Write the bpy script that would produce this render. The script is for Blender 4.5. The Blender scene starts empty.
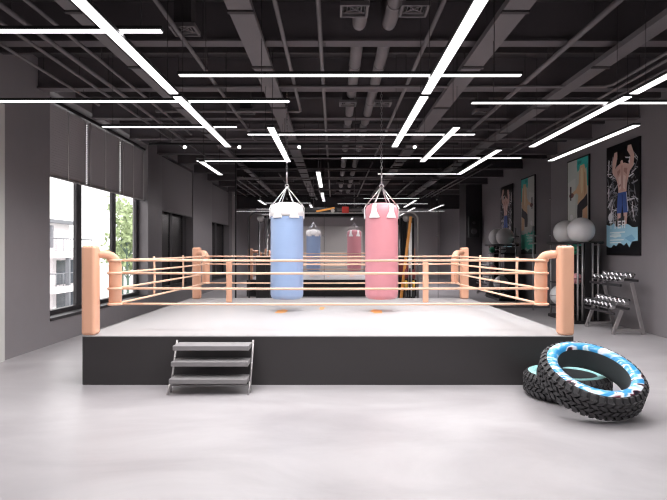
import bpy, bmesh, math, random
from mathutils import Vector, Matrix
random.seed(7)
C = bpy.context.scene.collection
S = bpy.context.scene
PI = math.pi

# ------------------------------------------------------------------ camera, world, sun, exposure
H = 1.6
cam_d = bpy.data.cameras.new('camera'); cam = bpy.data.objects.new('camera', cam_d); C.objects.link(cam)
cam.location = (0, 0, H); cam.rotation_euler = (PI/2, 0, 0)
cam_d.sensor_width = 36; cam_d.lens = 36*550/667; cam_d.clip_start = .05; cam_d.clip_end = 400
S.camera = cam
w = bpy.data.worlds.new('world'); S.world = w; w.use_nodes = True
bg = w.node_tree.nodes['Background']; bg.inputs[0].default_value = (1, .985, .985, 1); bg.inputs[1].default_value = 2.4
sd = bpy.data.lights.new('sun', 'SUN'); sd.energy = 3.5; sd.angle = .02; sd.color = (1, .97, .93)
sun = bpy.data.objects.new('sun', sd); C.objects.link(sun)
sun.rotation_euler = Vector((-.75, .45, -.8)).to_track_quat('-Z', 'Y').to_euler()
S.view_settings.view_transform = 'Standard'; S.view_settings.look = 'None'
S.view_settings.gamma = 1; S.view_settings.use_curve_mapping = False
S.view_settings.exposure = 0
STRIP = 1.7      # diffuser glow
WPM = 11.2        # lamp watts per metre of strip
SPREAD = math.radians(154)
S.cycles.pixel_filter_type = 'BLACKMAN_HARRIS'; S.cycles.filter_width = 1.2
S.cycles.max_bounces = 8; S.cycles.diffuse_bounces = 5; S.cycles.glossy_bounces = 5; S.cycles.transparent_max_bounces = 12

# ------------------------------------------------------------------ materials
def srgb(c):
    c = [x/255 for x in c]
    return tuple(x/12.92 if x <= .04045 else ((x+.055)/1.055)**2.4 for x in c)
def mat(name, col, rough=.5, metal=0., bump=0., bscale=30., var=0., vscale=4., emit=None, estr=0., spec=.5, coat=0., lin=False):
    m = bpy.data.materials.new(name); m.use_nodes = True
    nt = m.node_tree; b = nt.nodes['Principled BSDF']
    c = col if lin else srgb(col)
    b.inputs['Base Color'].default_value = (*c, 1)
    b.inputs['Roughness'].default_value = rough; b.inputs['Metallic'].default_value = metal
    b.inputs['Specular IOR Level'].default_value = spec; b.inputs['Coat Weight'].default_value = coat
    if emit:
        b.inputs['Emission Color'].default_value = (*emit, 1); b.inputs['Emission Strength'].default_value = estr
    tc = nt.nodes.new('ShaderNodeTexCoord')
    n = nt.nodes.new('ShaderNodeTexNoise'); n.inputs['Scale'].default_value = vscale; n.inputs['Detail'].default_value = 5
    nt.links.new(tc.outputs['Object'], n.inputs['Vector'])
    if var > 0:
        mx = nt.nodes.new('ShaderNodeMix'); mx.data_type = 'RGBA'
        mx.inputs[6].default_value = (*[x*(1-var) for x in c], 1); mx.inputs[7].default_value = (*[min(1, x*(1+var)) for x in c], 1)
        nt.links.new(n.outputs['Fac'], mx.inputs[0]); nt.links.new(mx.outputs[2], b.inputs['Base Color'])
    if bump > 0:
        n2 = nt.nodes.new('ShaderNodeTexNoise'); n2.inputs['Scale'].default_value = bscale; n2.inputs['Detail'].default_value = 6
        nt.links.new(tc.outputs['Object'], n2.inputs['Vector'])
        bm_ = nt.nodes.new('ShaderNodeBump'); bm_.inputs['Strength'].default_value = bump; bm_.inputs['Distance'].default_value = .02
        nt.links.new(n2.outputs['Fac'], bm_.inputs['Height']); nt.links.new(bm_.outputs[0], b.inputs['Normal'])
    return m
M = {}
M['wall'] = mat('wall_paint', (132, 127, 130), .42, var=.06, bump=.05)
M['wall_dark'] = mat('wall_dark_paint', (52, 48, 51), .7, var=.06)
M['wall_pale'] = mat('wall_pale', (205, 203, 200), .6)
M['wall_front'] = mat('front_wall_paint', (186, 180, 181), .6)  # paler than the side walls to make up for weak light in front
M['wall_mid'] = mat('lit_panel_grey', (214, 210, 206), .6)
M['slab'] = mat('ceiling_paint', (60, 55, 57), .85, var=.1)
M['beam'] = mat('beam_paint', (92, 86, 89), .8, var=.08)
M['tray'] = mat('tray_metal', (102, 97, 99), .7, var=.08)
M['pipe'] = mat('pipe_paint', (108, 102, 104), .6, var=.06)
M['black'] = mat('black_metal', (22, 20, 22), .45)
M['black_matte'] = mat('black_matte', (28, 26, 28), .8)
M['frame'] = mat('window_frame', (50, 47, 50), .45)
M['housing'] = mat('strip_housing', (26, 24, 26), .6)
M['strip'] = mat('strip_diffuser', (255, 255, 255), .5, emit=(1, .985, .99), estr=STRIP)
M['spot'] = mat('spot_lens', (255, 255, 255), .4, emit=(1, .96, .92), estr=9)
M['orange'] = mat('post_vinyl', (236, 180, 150), .42, var=.03, bump=.02, bscale=8)
M['rope'] = mat('rope_cover', (240, 198, 170), .5)
M['skirt'] = mat('skirt_vinyl', (52, 49, 50), .5, var=.05)
M['canvas'] = mat('mat_canvas', (172, 169, 170), .45, var=.03, vscale=2)
M['logo_o'] = mat('logo_orange', (232, 160, 92), .5)
M['logo_g'] = mat('logo_grey', (188, 184, 186), .5)
M['blue'] = mat('bag_blue', (146, 168, 204), .38, bump=.12, bscale=3, var=.03, coat=.2)
M['pink'] = mat('bag_pink', (204, 136, 145), .38, bump=.12, bscale=3, var=.03, coat=.2)
M['white'] = mat('white_webbing', (238, 236, 236), .5)
M['chrome'] = mat('chrome', (200, 198, 200), .28, 1.)
M['steel'] = mat('painted_steel', (168, 164, 164), .4, .6)
M['chain'] = mat('chain_steel', (150, 146, 148), .35, .9)
M['step'] = mat('step_rubber', (134, 131, 132), .6, var=.05, bump=.05)
M['rubber'] = mat('tyre_rubber', (56, 55, 57), .6, bump=.1, bscale=40)
M['tyre_in'] = mat('tyre_inner', (64, 68, 70), .6)
M['teal_side'] = mat('tyre_teal', (150, 205, 205), .5)
M['ball'] = mat('ball_vinyl', (224, 222, 222), .3, coat=.3)
M['green'] = mat('green_rubber', (40, 150, 110), .5)
M['mauve'] = mat('mauve_rubber', (190, 130, 135), .5)
M['amber'] = mat('orange_metal', (212, 142, 62), .45)
M['red'] = mat('red_metal', (176, 44, 34), .45)
M['darkred'] = mat('dark_red_pad', (118, 46, 50), .5)
M['yellow'] = mat('yellow_plastic', (205, 160, 60), .5)
M['blind'] = mat('blind_slat', (138, 132, 134), .6)
M['roller'] = mat('roller_fabric', (140, 135, 137), .8)
M['cord'] = mat('blind_cord', (190, 186, 184), .7)
M['darkglass'] = mat('dark_glass', (12, 10, 12), .25)
M['ext_white'] = mat('ext_render', (225, 220, 222), .8)
M['ext_grey'] = mat('ext_grey', (120, 122, 128), .7)
M['ext_dark'] = mat('ext_glass', (70, 76, 84), .2)
M['ext_ground'] = mat('ext_paving', (190, 188, 188), .9)
M['leaf'] = mat('leaf', (150, 166, 122), .6, var=.25, vscale=1.5)
M['bark'] = mat('bark', (90, 110, 98), .9)
# polished floor
m = mat('floor_concrete', (205, 199, 202), .36, bump=.03, bscale=1.2)
nt = m.node_tree; b = nt.nodes['Principled BSDF']; tc = nt.nodes.new('ShaderNodeTexCoord')
n1 = nt.nodes.new('ShaderNodeTexNoise'); n1.inputs['Scale'].default_value = .7; n1.inputs['Detail'].default_value = 8; n1.inputs['Roughness'].default_value = .62; n1.inputs['Distortion'].default_value = .6
mp = nt.nodes.new('ShaderNodeMapping'); mp.inputs['Scale'].default_value = (.8, 1.6, 1)
nt.links.new(tc.outputs['Object'], mp.inputs[0]); nt.links.new(mp.outputs[0], n1.inputs['Vector'])
cr = nt.nodes.new('ShaderNodeValToRGB'); cr.color_ramp.elements[0].position = .32; cr.color_ramp.elements[1].position = .66
cr.color_ramp.elements[0].color = (*srgb((156, 151, 154)), 1); cr.color_ramp.elements[1].color = (*srgb((178, 174, 176)), 1)
nt.links.new(n1.outputs['Fac'], cr.inputs[0]); nt.links.new(cr.outputs[0], b.inputs['Base Color'])
mr = nt.nodes.new('ShaderNodeMapRange'); mr.inputs[3].default_value = .26; mr.inputs[4].default_value = .5
nt.links.new(n1.outputs['Fac'], mr.inputs[0]); nt.links.new(mr.outputs[0], b.inputs['Roughness'])
M['floor'] = m
# mirror: silvered glass, slightly grey
m = mat('mirror_glass', (212, 210, 212), .015, 1.); M['mirror'] = m
# clear window glass
m = bpy.data.materials.new('window_glass'); m.use_nodes = True; nt = m.node_tree; nt.nodes.remove(nt.nodes['Principled BSDF'])
o_ = nt.nodes['Material Output']; t = nt.nodes.new('ShaderNodeBsdfTransparent'); g = nt.nodes.new('ShaderNodeBsdfGlossy'); g.inputs['Roughness'].default_value = .02
mx = nt.nodes.new('ShaderNodeMixShader'); mx.inputs[0].default_value = .05
nt.links.new(t.outputs[0], mx.inputs[1]); nt.links.new(g.outputs[0], mx.inputs[2]); nt.links.new(mx.outputs[0], o_.inputs[0]); M['glass'] = m
# printed tyre sidewall: blue / white / dark red swirls
m = mat('tyre_graphic', (60, 160, 215), .35, coat=.4)
nt = m.node_tree; b = nt.nodes['Principled BSDF']; tc = nt.nodes.new('ShaderNodeTexCoord')
mp = nt.nodes.new('ShaderNodeMapping'); mp.inputs['Scale'].default_value = (1.6, 3.4, 1); mp.inputs['Rotation'].default_value = (0, 0, .5)
n1 = nt.nodes.new('ShaderNodeTexNoise'); n1.inputs['Scale'].default_value = 1.25; n1.inputs['Detail'].default_value = 2.2; n1.inputs['Distortion'].default_value = 1.6
nt.links.new(tc.outputs['Object'], mp.inputs[0]); nt.links.new(mp.outputs[0], n1.inputs['Vector'])
cr = nt.nodes.new('ShaderNodeValToRGB'); cr.color_ramp.interpolation = 'LINEAR'
els = [(0, (20, 24, 40)), (.36, (20, 20, 34)), (.385, (120, 40, 60)), (.40, (225, 228, 236)), (.43, (225, 235, 242)), (.455, (50, 160, 215)), (.53, (36, 140, 205)), (.56, (110, 195, 225)), (.585, (235, 240, 246)), (.63, (120, 200, 215)), (.66, (30, 110, 190)), (1, (20, 60, 120))]
r = cr.color_ramp
r.elements[0].position = 0; r.elements[0].color = (*srgb(els[0][1]), 1); r.elements[1].position = 1; r.elements[1].color = (*srgb(els[-1][1]), 1)
for p, c in els[1:-1]:
    e = r.elements.new(p); e.color = (*srgb(c), 1)
nt.links.new(n1.outputs['Fac'], cr.inputs[0]); nt.links.new(cr.outputs[0], b.inputs['Base Color']); M['graphic'] = m

# ------------------------------------------------------------------ helpers
class MB:
    def __init__(s): s.v = []; s.f = []; s.mi = []; s.cur = 0; s.sm = []; s.smooth = False
    def add(s, vs, fs):
        o = len(s.v); s.v += [Vector(v) for v in vs]
        for f in fs: s.f.append([i+o for i in f]); s.mi.append(s.cur); s.sm.append(s.smooth)
    def box(s, x0, x1, y0, y1, z0, z1):
        s.smooth = False
        s.add([(x0,y0,z0),(x1,y0,z0),(x1,y1,z0),(x0,y1,z0),(x0,y0,z1),(x1,y0,z1),(x1,y1,z1),(x0,y1,z1)],
              [(0,3,2,1),(4,5,6,7),(0,1,5,4),(1,2,6,5),(2,3,7,6),(3,0,4,7)]); return s
    def bar(s, a, b, wx, wz, up=(0,0,1)):
        s.smooth = False
        a = Vector(a); b = Vector(b); d = (b-a).normalized(); u = Vector(up)
        if abs(d.dot(u)) > .98: u = Vector((0,1,0))
        sx = d.cross(u).normalized()*wx/2; sz = sx.normalized().cross(d).normalized()*wz/2
        vs = [a-sx-sz, a+sx-sz, a+sx+sz, a-sx+sz, b-sx-sz, b+sx-sz, b+sx+sz, b-sx+sz]
        s.add(vs, [(0,1,2,3),(7,6,5,4),(0,4,5,1),(1,5,6,2),(2,6,7,3),(3,7,4,0)]); return s
    def tube(s, pts, r, seg=10, cap=True, closed=False):
        s.smooth = True
        pts = [Vector(p) for p in pts]; n = len(pts); rs = r if isinstance(r, (list, tuple)) else [r]*n
        vs = []; prev = None
        for i, p in enumerate(pts):
            if closed: d = (pts[(i+1)%n]-pts[i-1])
            else: d = pts[min(i+1, n-1)]-pts[max(i-1, 0)]
            d = d.normalized() if d.length > 1e-9 else Vector((0,0,1))
            if prev is None:
                u = Vector((0,0,1)) if abs(d.z) < .9 else Vector((0,1,0))
                a = d.cross(u).normalized()
            else:
                a = (prev - d*prev.dot(d)); a = a.normalized() if a.length > 1e-6 else d.orthogonal().normalized()
            prev = a; bb = d.cross(a)
            for k in range(seg):
                t = 2*PI*k/seg; vs.append(p + (a*math.cos(t)+bb*math.sin(t))*rs[i])
        fs = []
        for i in range(n if closed else n-1):
            j = (i+1) % n
            for k in range(seg):
                l = (k+1) % seg; fs.append((i*seg+k, j*seg+k, j*seg+l, i*seg+l))
        if cap and not closed:
            fs.append(tuple(range(seg))); fs.append(tuple(reversed([(n-1)*seg+k for k in range(seg)])))
        s.add(vs, fs); return s
    def lathe(s, prof, c, axis='Z', seg=40, mats=None, closed=False, caps=True):
        s.smooth = True
        n = len(prof); vs = []
        for (r, h) in prof:
            for k in range(seg):
                t = 2*PI*k/seg; x, y = r*math.cos(t), r*math.sin(t)
                p = {'Z': (x, y, h), 'X': (h, x, y), 'Y': (x, h, y)}[axis]
                vs.append(Vector(c)+Vector(p))
        o = len(s.v); s.v += vs
        for i in range(n if closed else n-1):
            j = (i+1) % n
            for k in range(seg):
                l = (k+1) % seg
                s.f.append([o+i*seg+k, o+i*seg+l, o+j*seg+l, o+j*seg+k]); s.mi.append(mats[i] if mats else s.cur); s.sm.append(True)
        if not closed and caps:
            for i in (0, n-1):
                if prof[i][0] > 1e-5 and prof[i][0] < 900:
                    s.f.append([o+i*seg+k for k in range(seg)]); s.mi.append(s.cur); s.sm.append(False)
        return s
    def sphere(s, c, r, seg=24, rings=14):
        return s.lathe([(r*math.sin(PI*i/rings)+1e-6, -r*math.cos(PI*i/rings)) for i in range(rings+1)], c, 'Z', seg)
    def poly(s, pts): s.smooth = False; s.add(pts, [tuple(range(len(pts)))]); return s
    def xf(s, Mx):
        s.v = [Mx @ v for v in s.v]; return s
    def build(s, name, mt, parent=None, loc=None, bevel=0, bseg=2):
        o0 = Vector(loc) if loc is not None else (parent_world(parent) if parent else Vector((0,0,0)))
        me = bpy.data.meshes.new(name); me.from_pydata([tuple(v-o0) for v in s.v], [], s.f)
        ms = mt if isinstance(mt, (list, tuple)) else [mt]
        for q in ms: me.materials.append(q)
        me.polygons.foreach_set('material_index', s.mi); me.polygons.foreach_set('use_smooth', s.sm)
        bmx = bmesh.new(); bmx.from_mesh(me); bmesh.ops.recalc_face_normals(bmx, faces=bmx.faces); bmx.to_mesh(me); bmx.free()
        me.update()
        ob = bpy.data.objects.new(name, me); C.objects.link(ob)
        if parent: ob.parent = parent; ob.location = o0 - parent_world(parent)
        else: ob.location = o0
        if bevel > 0:
            mod = ob.modifiers.new('bevel', 'BEVEL'); mod.width = bevel; mod.segments = bseg; mod.limit_method = 'ANGLE'; mod.harden_normals = False
        return ob
def parent_world(o):
    p = Vector((0,0,0))
    while o: p += o.location; o = o.parent
    return p
def tag(o, label=None, cat=None, group=None, kind=None):
    if label: o['label'] = label
    if cat: o['category'] = cat
    if group: o['group'] = group
    if kind: o['kind'] = kind
    return o
def thing(name, label, cat, loc, group=None):
    o = bpy.data.objects.new(name, None); C.objects.link(o); o.location = loc; o.empty_display_size = .1
    return tag(o, label, cat, group)
def struct(name, mb, mt, loc=(0,0,0), bevel=0):
    return tag(mb.build(name, mt, loc=loc, bevel=bevel), kind='structure')
def copy_tree(o, loc, label=None, parent=None):
    c = o.copy(); C.objects.link(c)
    if parent: c.parent = parent
    else: c.location = loc
    if label: c['label'] = label
    for ch in list(o.children):
        copy_tree(ch, None, None, c)
    return c

# ------------------------------------------------------------------ room shell
XL, XR, D, ZC, YE, YF = -4.77, 6.05, 15.3, 4.7, 25.8, -0.8
struct('floor', MB().box(XL-.45, XR+.3, YF-.3, YE+.3, -.15, 0), M['floor'])
struct('ceiling', MB().box(XL-.45, XR+.3, YF-.3, YE+.3, ZC, ZC+.25), M['slab'])
wl = MB()
SILL, WT = .42, 4.3
for y0, y1 in ((YF-.3, 9.25), (14.15, 15.3), (18.7, 21.6), (25.2, YE+.3)): wl.box(XL-.4, XL, y0, y1, 0, ZC)
for y0, y1 in ((9.25, 14.15), (15.3, 18.7), (21.6, 25.2)):
    wl.box(XL-.4, XL, y0, y1, 0, SILL); wl.box(XL-.4, XL, y0, y1, WT, ZC)
struct('wall_left', wl, M['wall'])
struct('wall_right', MB().box(XR, XR+.3, YF-.3, D+.3, 0, ZC), M['wall'])
struct('wall_front', MB().box(XL, XR, YF-.3, YF, 0, ZC), M['wall_front'])
struct('wall_back', MB().box(-2.74, XR, D+.04, D+.3, 0, ZC), M['wall_dark'])
struct('wall_alcove', MB().box(-2.74, -2.5, D+.3, YE+.3, 0, ZC).box(XL, -2.74, YE, YE+.3, 0, ZC), M['wall_front'])
struct('trim_1', MB().box(XL, XL+.03, 6.6, 7.93, 0, 3.7), M['wall_pale'])
struct('trim_2', MB().box(XR-.65, XR, 7.0, 8.2, 0, ZC), M['wall_dark'])
struct('lit_panel_1', MB().box(-1.9, 1.7, YF, YF+.06, 0, 2.95), M['wall_mid'])  # pale panel added to stand for the lit wall in the mirror
struct('trim_3', MB().box(-2.74, -2.70, D-.02, D+.04, 0, ZC), M['black'])

# windows
def window(name, y0, y1, bounds, gl, clear):
    root = tag(bpy.data.objects.new(name, None), kind='structure'); C.objects.link(root); root.location = (XL-.28, y0, SILL)
    X = XL-.28
    f = MB(); f.box(X-.06, X+.06, y0, y1, SILL, SILL+.11); f.box(X-.06, X+.06, y0, y1, WT-.1, WT)
    for a, b in bounds: f.box(X-.035, X+.035, a, b, SILL+.11, WT-.1)
    tag(f.build('window_frame', M['frame'], root, bevel=.008), kind='structure')
    for i in range(len(bounds)-1):
        tag(MB().box(X-.012, X+.012, bounds[i][1], bounds[i+1][0], SILL+.11, WT-.1).build('window_pane', gl, root), kind='structure')
    if clear: tag(MB().box(X+.07, XL+.02, y0, y1, SILL-.02, SILL+.03).build('window_sill', M['frame'], root), kind='structure')
    return root
window('window_1', 9.25, 14.15, [(9.25, 9.33), (10.74, 10.96), (12.48, 12.68), (14.0, 14.15)], M['glass'], True)
window('window_2', 15.3, 18.7, [(15.3, 15.4), (16.85, 17.1), (18.3, 18.7)], M['darkglass'], True)
window('window_3', 21.6, 25.2, [(21.6, 21.8), (23.2, 23.6), (25.0, 25.2)], M['darkglass'], True)

# blinds
def blind(y0, y1, zb, zt, label):
    r = thing('venetian_blind', label, 'blind', (XL-.1, y0, zt), 'venetian blinds over the bright windows')
    MB().box(XL-.14, XL-.06, y0, y1, zt-.05, zt).build('headrail', M['frame'], r)
    s = MB(); n = int((zt-.06-zb)/.044)
    for k in range(n):
        z = zb+.04+k*.044
        s.add([(XL-.125, y0+.01, z-.016), (XL-.125, y1-.01, z-.016), (XL-.085, y1-.01, z+.022), (XL-.085, y0+.01, z+.022),
               (XL-.125, y0+.01, z-.0135), (XL-.125, y1-.01, z-.0135), (XL-.085, y1-.01, z+.0245), (XL-.085, y0+.01, z+.0245)],
              [(0,3,2,1),(4,5,6,7),(0,1,5,4),(1,2,6,5),(2,3,7,6),(3,0,4,7)])
    s.build('slats', M['blind'], r)
    MB().box(XL-.12, XL-.08, y0, y1, zb-.01, zb+.02).build('bottom_rail', M['steel'], r)
    for yy in (y0+.12, (y0+y1)/2, y1-.12):
        MB().tube([(XL-.08, yy, zb), (XL-.08, yy, zt-.05)], .006, 6).build('cord', M['cord'], r)
    return r
blind(9.26, 10.865, 2.87, 4.2, 'grey venetian blind nearest the camera, half lowered over the bright window')
blind(10.87, 12.565, 2.87, 4.2, 'grey venetian blind in the middle of the bright window')
blind(12.57, 14.14, 2.87, 4.2, 'grey venetian blind over the pane showing the tree')
def roller(y0, y1, zb, zt, label):
    r = thing('roller_blind', label, 'blind', (XL-.06, y0, zt), 'plain roller blinds over the dark windows')
    MB().tube([(XL-.06, y0+.01, zt-.03), (XL-.06, y1-.01, zt-.03)], .03, 12).build('roller_tube', M['frame'], r)
    MB().box(XL-.035, XL-.029, y0+.02, y1-.02, zb, zt-.03).build('fabric', M['roller'], r)
    MB().box(XL-.045, XL-.02, y0+.02, y1-.02, zb-.025, zb).build('hem_bar', M['frame'], r)
roller(15.32, 18.68, 2.72, 4.25, 'plain grey roller blind over the dark window beside the narrow lit column')
roller(21.62, 25.18, 2.72, 4.25, 'plain grey roller blind over the farthest dark window on the left wall')

# mirror panels on the far wall
for i, (a, b, lab) in enumerate(((-2.70, -.265, 'left mirror panel on the far wall, behind the blue punching bag'),
                 (-.255, 2.905, 'middle mirror panel on the far wall, behind the pink punching bag'),
                 (2.915, XR, 'right mirror panel on the far wall, meeting the poster wall'))):
    r = thing('mirror_panel', lab, 'mirror', ((a+b)/2, D, .02), 'mirror panels covering the far wall')
    MB().box(a, b, D, D+.03, .02, ZC-.02).build('glass', M['mirror'], r)
    for z in (1.0, 2.0, 3.0):
        MB().lathe([(.018, 0), (.018, .012)], (b-.03, D-.012, z), 'Y', 12).build('clip', M['chrome'], r)

# ------------------------------------------------------------------ ceiling services
ti = 4
for y in (4.94, 6.94, 8.94, 10.94, 12.94, 14.94):
    xl = XL
    b_ = MB().box(XL, XR, y-.06, y+.06, 4.23, ZC); b_.box(XL, XR, y-.1, y+.1, 4.2, 4.23)
    struct('trim_%d' % ti, b_, M['beam']); ti += 1
for y in (16.94, 18.94, 20.94, 22.94, 24.94):
    struct('trim_%d' % ti, MB().box(XL, -2.74, y-.12, y+.12, 4.25, ZC), M['beam']); ti += 1
struct('trim_%d' % ti, MB().box(XL, XR, 4.08, 4.22, 3.58, ZC), M['wall_dark']); ti += 1  # unseen dark bulkhead added to read as shaded upper wall in the mirror
# secondary ribs on the slab
for k, y in enumerate((5.9, 7.9, 9.6, 10.2, 11.7, 12.3, 13.7, 14.3)):
    struct('trim_%d' % ti, MB().box(XL, XR, y-.04, y+.04, 4.42, ZC), M['slab']); ti += 1
for (x, wd, lab) in ((-.945, .25, 'wide grey cable tray running above the blue punching bag'), (1.85, .26, 'wide grey cable tray running right of the pink punching bag'),
                 (3.55, .22, 'grey cable tray nearest the poster wall'), (-2.65, .14, 'narrow grey cable tray above the left ring corner')):
    r = thing('cable_tray', lab, 'cable tray', (x, 7.5, 4.02))
    MB().box(x-wd/2, x+wd/2, 4.6, D-.1, 4.03, 4.045).box(x-wd/2, x-wd/2+.012, 4.6, D-.1, 4.045, 4.1).box(x+wd/2-.012, x+wd/2, 4.6, D-.1, 4.045, 4.1).build('tray', M['tray'], r)
    for y in (5.6, 7.3, 9.4, 11.4, 13.2, 14.6):
        MB().box(x-wd/2-.01, x+wd/2+.01, y-.03, y+.03, 4.012, 4.03).build('bracket', M['slab'], r)
        for q in (-1, 1): MB().tube([(x+q*(wd/2-.02), y, 4.045), (x+q*(wd/2-.02), y, ZC)], .006, 6).build('hanger_rod', M['slab'], r)
for x, side in ((.31, 'left'), (.67, 'right')):
    for (y0, y1, where) in ((4.7, 6.75, 'before the nearest ceiling beam'), (7.12, 11.85, 'above the middle of the ring'), (12.3, 15.0, 'near the mirror wall')):
        r = thing('air_duct', '%s round grey air duct %s' % (side, where), 'duct', (x, (y0+y1)/2, 4.3))
        MB().tube([(x, y0, 4.62), (x, y0+.03, 4.45), (x, y0+.12, 4.33), (x, y0+.28, 4.30), (x, y1-.28, 4.30), (x, y1-.12, 4.33), (x, y1-.03, 4.45), (x, y1, 4.69)], .082, 18).build('duct_body', M['pipe'], r)
        for q in range(int(y0)+1, int(y1)+1, 1):
            if q-y0 > .3 and y1-q > .3:
                MB().tube([(x, q-.02, 4.30), (x, q+.02, 4.30)], .09, 18).build('joint_collar', M['pipe'], r)
        for yy in (y0+.5, y1-.5): MB().tube([(x, yy, 4.38), (x, yy, ZC)], .007, 6).build('hanger_rod', M['slab'], r)
def pipe(pts, rad, label):
    m_ = MB().tube(pts, rad, 10)
    r = thing('ceiling_pipe', label, 'pipe', pts[0])
    m_.build('pipe_body', M['pipe'], r)
    a, b = Vector(pts[0]), Vector(pts[-1] if abs(pts[-1][2]-pts[0][2]) < .01 else pts[1])
    for t in (.12, .37, .63, .88):
        p = a.lerp(b, t); MB().tube([(p.x, p.y, p.z+rad*.8), (p.x, p.y, ZC)], .005, 6).build('hanger_rod', M['slab'], r)
Yn = 4.6
pipe([(-.59, Yn, 4.1), (-.59, 9.85, 4.1), (-.62, 9.9, 4.1), (-3.2, 9.9, 4.1)], .026, 'thin grey pipe left of the ducts, elbowing across to the left')
pipe([(-.155, Yn, 4.1), (-.155, 14.9, 4.1)], .026, 'thin straight grey pipe just left of the round ducts')
pipe([(-1.78, Yn, 4.1), (-1.78, 12.6, 4.1)], .026, 'thin grey pipe passing the square vent on the left')
pipe([(1.11, Yn, 4.1), (1.11, 14.9, 4.1)], .026, 'thin straight grey pipe just right of the round ducts')
pipe([(2.86, Yn, 4.1), (2.86, 12.0, 4.1)], .034, 'thicker grey pipe right of the right cable tray')
pipe([(2.95, Yn, 4.16), (2.95, 9.0, 4.16)], .018, 'slimmer pipe hugging the thicker grey pipe on the right')
pipe([(4.14, Yn, 4.05), (4.14, 8.15, 4.05), (4.05, 8.25, 4.05), (-2.6, 8.25, 4.05)], .022, 'long pipe that turns and crosses the whole ceiling')
pipe([(4.39, Yn, 4.1), (4.39, 13.6, 4.1)], .022, 'inner of the two thin pipes along the poster wall')
pipe([(4.62, Yn, 4.1), (4.62, 14.6, 4.1)], .022, 'outer of the two thin pipes along the poster wall')
pipe([(-3.4, Yn, 4.1), (-3.4, 14.6, 4.1)], .03, 'thick pipe in the bundle above the left wall')
pipe([(-3.08, Yn, 4.1), (-3.08, 11.9, 4.1)], .022, 'innermost pipe of the bundle above the left wall')
pipe([(-3.66, Yn, 4.1), (-3.66, 13.6, 4.1)], .022, 'third pipe of the bundle above the left wall')
pipe([(-4.05, Yn, 4.1), (-4.05, 9.5, 4.1)], .02, 'outermost pipe of the bundle above the left wall')
for y, z, x0, x1, lab in ((11.3, 4.08, -3.4, 3.6, 'cross pipe just beyond the spotlight track'), (12.2, 4.0, -3.6, 4.4, 'cross pipe above the far end of the ring'),
                     (13.4, 4.08, -2.8, 4.4, 'cross pipe one bay before the mirror'), (14.4, 4.0, -3.6, 3.2, 'cross pipe closest to the mirror')):
    pipe([(x0, y, z), (x1, y, z)], .022, lab)
for (xa, ya, lab) in ((-1.73, 6.4, 'square ceiling vent near the long left light strip'), (.22, 5.86, 'square ceiling vent at the top, under the left duct'), (.86, 5.86, 'square ceiling vent at the top, under the right duct'),
                 (.25, 9.62, 'small square vent under the left duct above the ring'), (.86, 9.62, 'small square vent under the right duct above the ring'), (-1.62, 10.2, 'square vent between the left light strips'), (2.75, 10.2, 'square vent right of the crossing light strips')):
    r = thing('air_vent', lab, 'vent', (xa, ya, 4.14)); s_ = .15; z = 4.14
    MB().box(xa-s_, xa+s_, ya-s_, ya-s_+.025, z, z+.05).box(xa-s_, xa+s_, ya+s_-.025, ya+s_, z, z+.05).box(xa-s_, xa-s_+.025, ya-s_+.025, ya+s_-.025, z, z+.05).box(xa+s_-.025, xa+s_, ya-s_+.025, ya+s_-.025, z, z+.05).build('frame', M['tray'], r)
    lv = MB()
    for q in (.11, .075, .04):
        lv.tube([(xa-q, ya-q, z+.03), (xa+q, ya-q, z+.03), (xa+q, ya+q, z+.03), (xa-q, ya+q, z+.03)], .008, 6, closed=True)
    lv.bar((xa-.12, ya-.12, z+.03), (xa+.12, ya+.12, z+.03), .012, .01).bar((xa-.12, ya+.12, z+.03), (xa+.12, ya-.12, z+.03), .012, .01)
    lv.build('louvre', M['tray'], r)
    MB().box(xa-s_+.025, xa+s_-.025, ya-s_+.025, ya+s_-.025, z+.05, z+.06).build('backing', M['black_matte'], r)
    MB().box(xa-.1, xa+.1, ya-.1, ya+.1, z+.06, ZC).build('neck', M['slab'], r)

# light strips
def strip(x0, y0, x1, y1, z, wd, label):
    cx, cy = (x0+x1)/2, (y0+y1)/2; alongY = abs(y1-y0) > abs(x1-x0); L = max(abs(x1-x0), abs(y1-y0)); h = wd/2
    r = thing('light_strip', label, 'light', (cx, cy, z), 'linear LED strips hung under the ceiling')
    if alongY:
        MB().box(cx-h-.006, cx+h+.006, y0, y1, z+.004, z+.03).build('housing', M['housing'], r)
        MB().box(cx-h, cx+h, y0+.01, y1-.01, z-.004, z+.004).build('diffuser', M['strip'], r)
    else:
        MB().box(x0, x1, cy-h-.006, cy+h+.006, z+.004, z+.03).build('housing', M['housing'], r)
        MB().box(x0+.01, x1-.01, cy-h, cy+h, z-.004, z+.004).build('diffuser', M['strip'], r)
    ld = bpy.data.lights.new('led_lamp', 'AREA'); ld.shape = 'RECTANGLE'; ld.energy = WPM*L; ld.spread = SPREAD; ld.color = (1, .985, .99)
    ld.size, ld.size_y = (wd, L-.04) if alongY else (L-.04, wd)
    lo = bpy.data.objects.new('led_lamp', ld); C.objects.link(lo); lo.parent = r; lo.location = (0, 0, -.008)
    for t in (.08, .92):
        px, py = (cx, y0+(y1-y0)*t) if alongY else (x0+(x1-x0)*t, cy)
        MB().tube([(px, py, z+.03), (px, py, ZC)], .004, 6).build('wire', M['slab'], r)
ZL = 3.265
def sy(x, y0, y1, lab): strip(x, y0, x, y1, ZL, .09, lab)
def sx(x0, x1, y, lab): strip(x0, y, x1, y, ZL+.045, .062, lab)
sy(-1.70, 5.97, 8.89, 'long left light strip, far half running toward the blue bag')
sy(-1.70, 2.95, 5.87, 'long left light strip, near half running out of the top edge')
sy(-1.70, .0, 2.89, 'light strip overhead on the left, nearest the camera')
sy(.985, 5.97, 8.89, 'far half of the long diagonal light strip right of centre')
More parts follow.
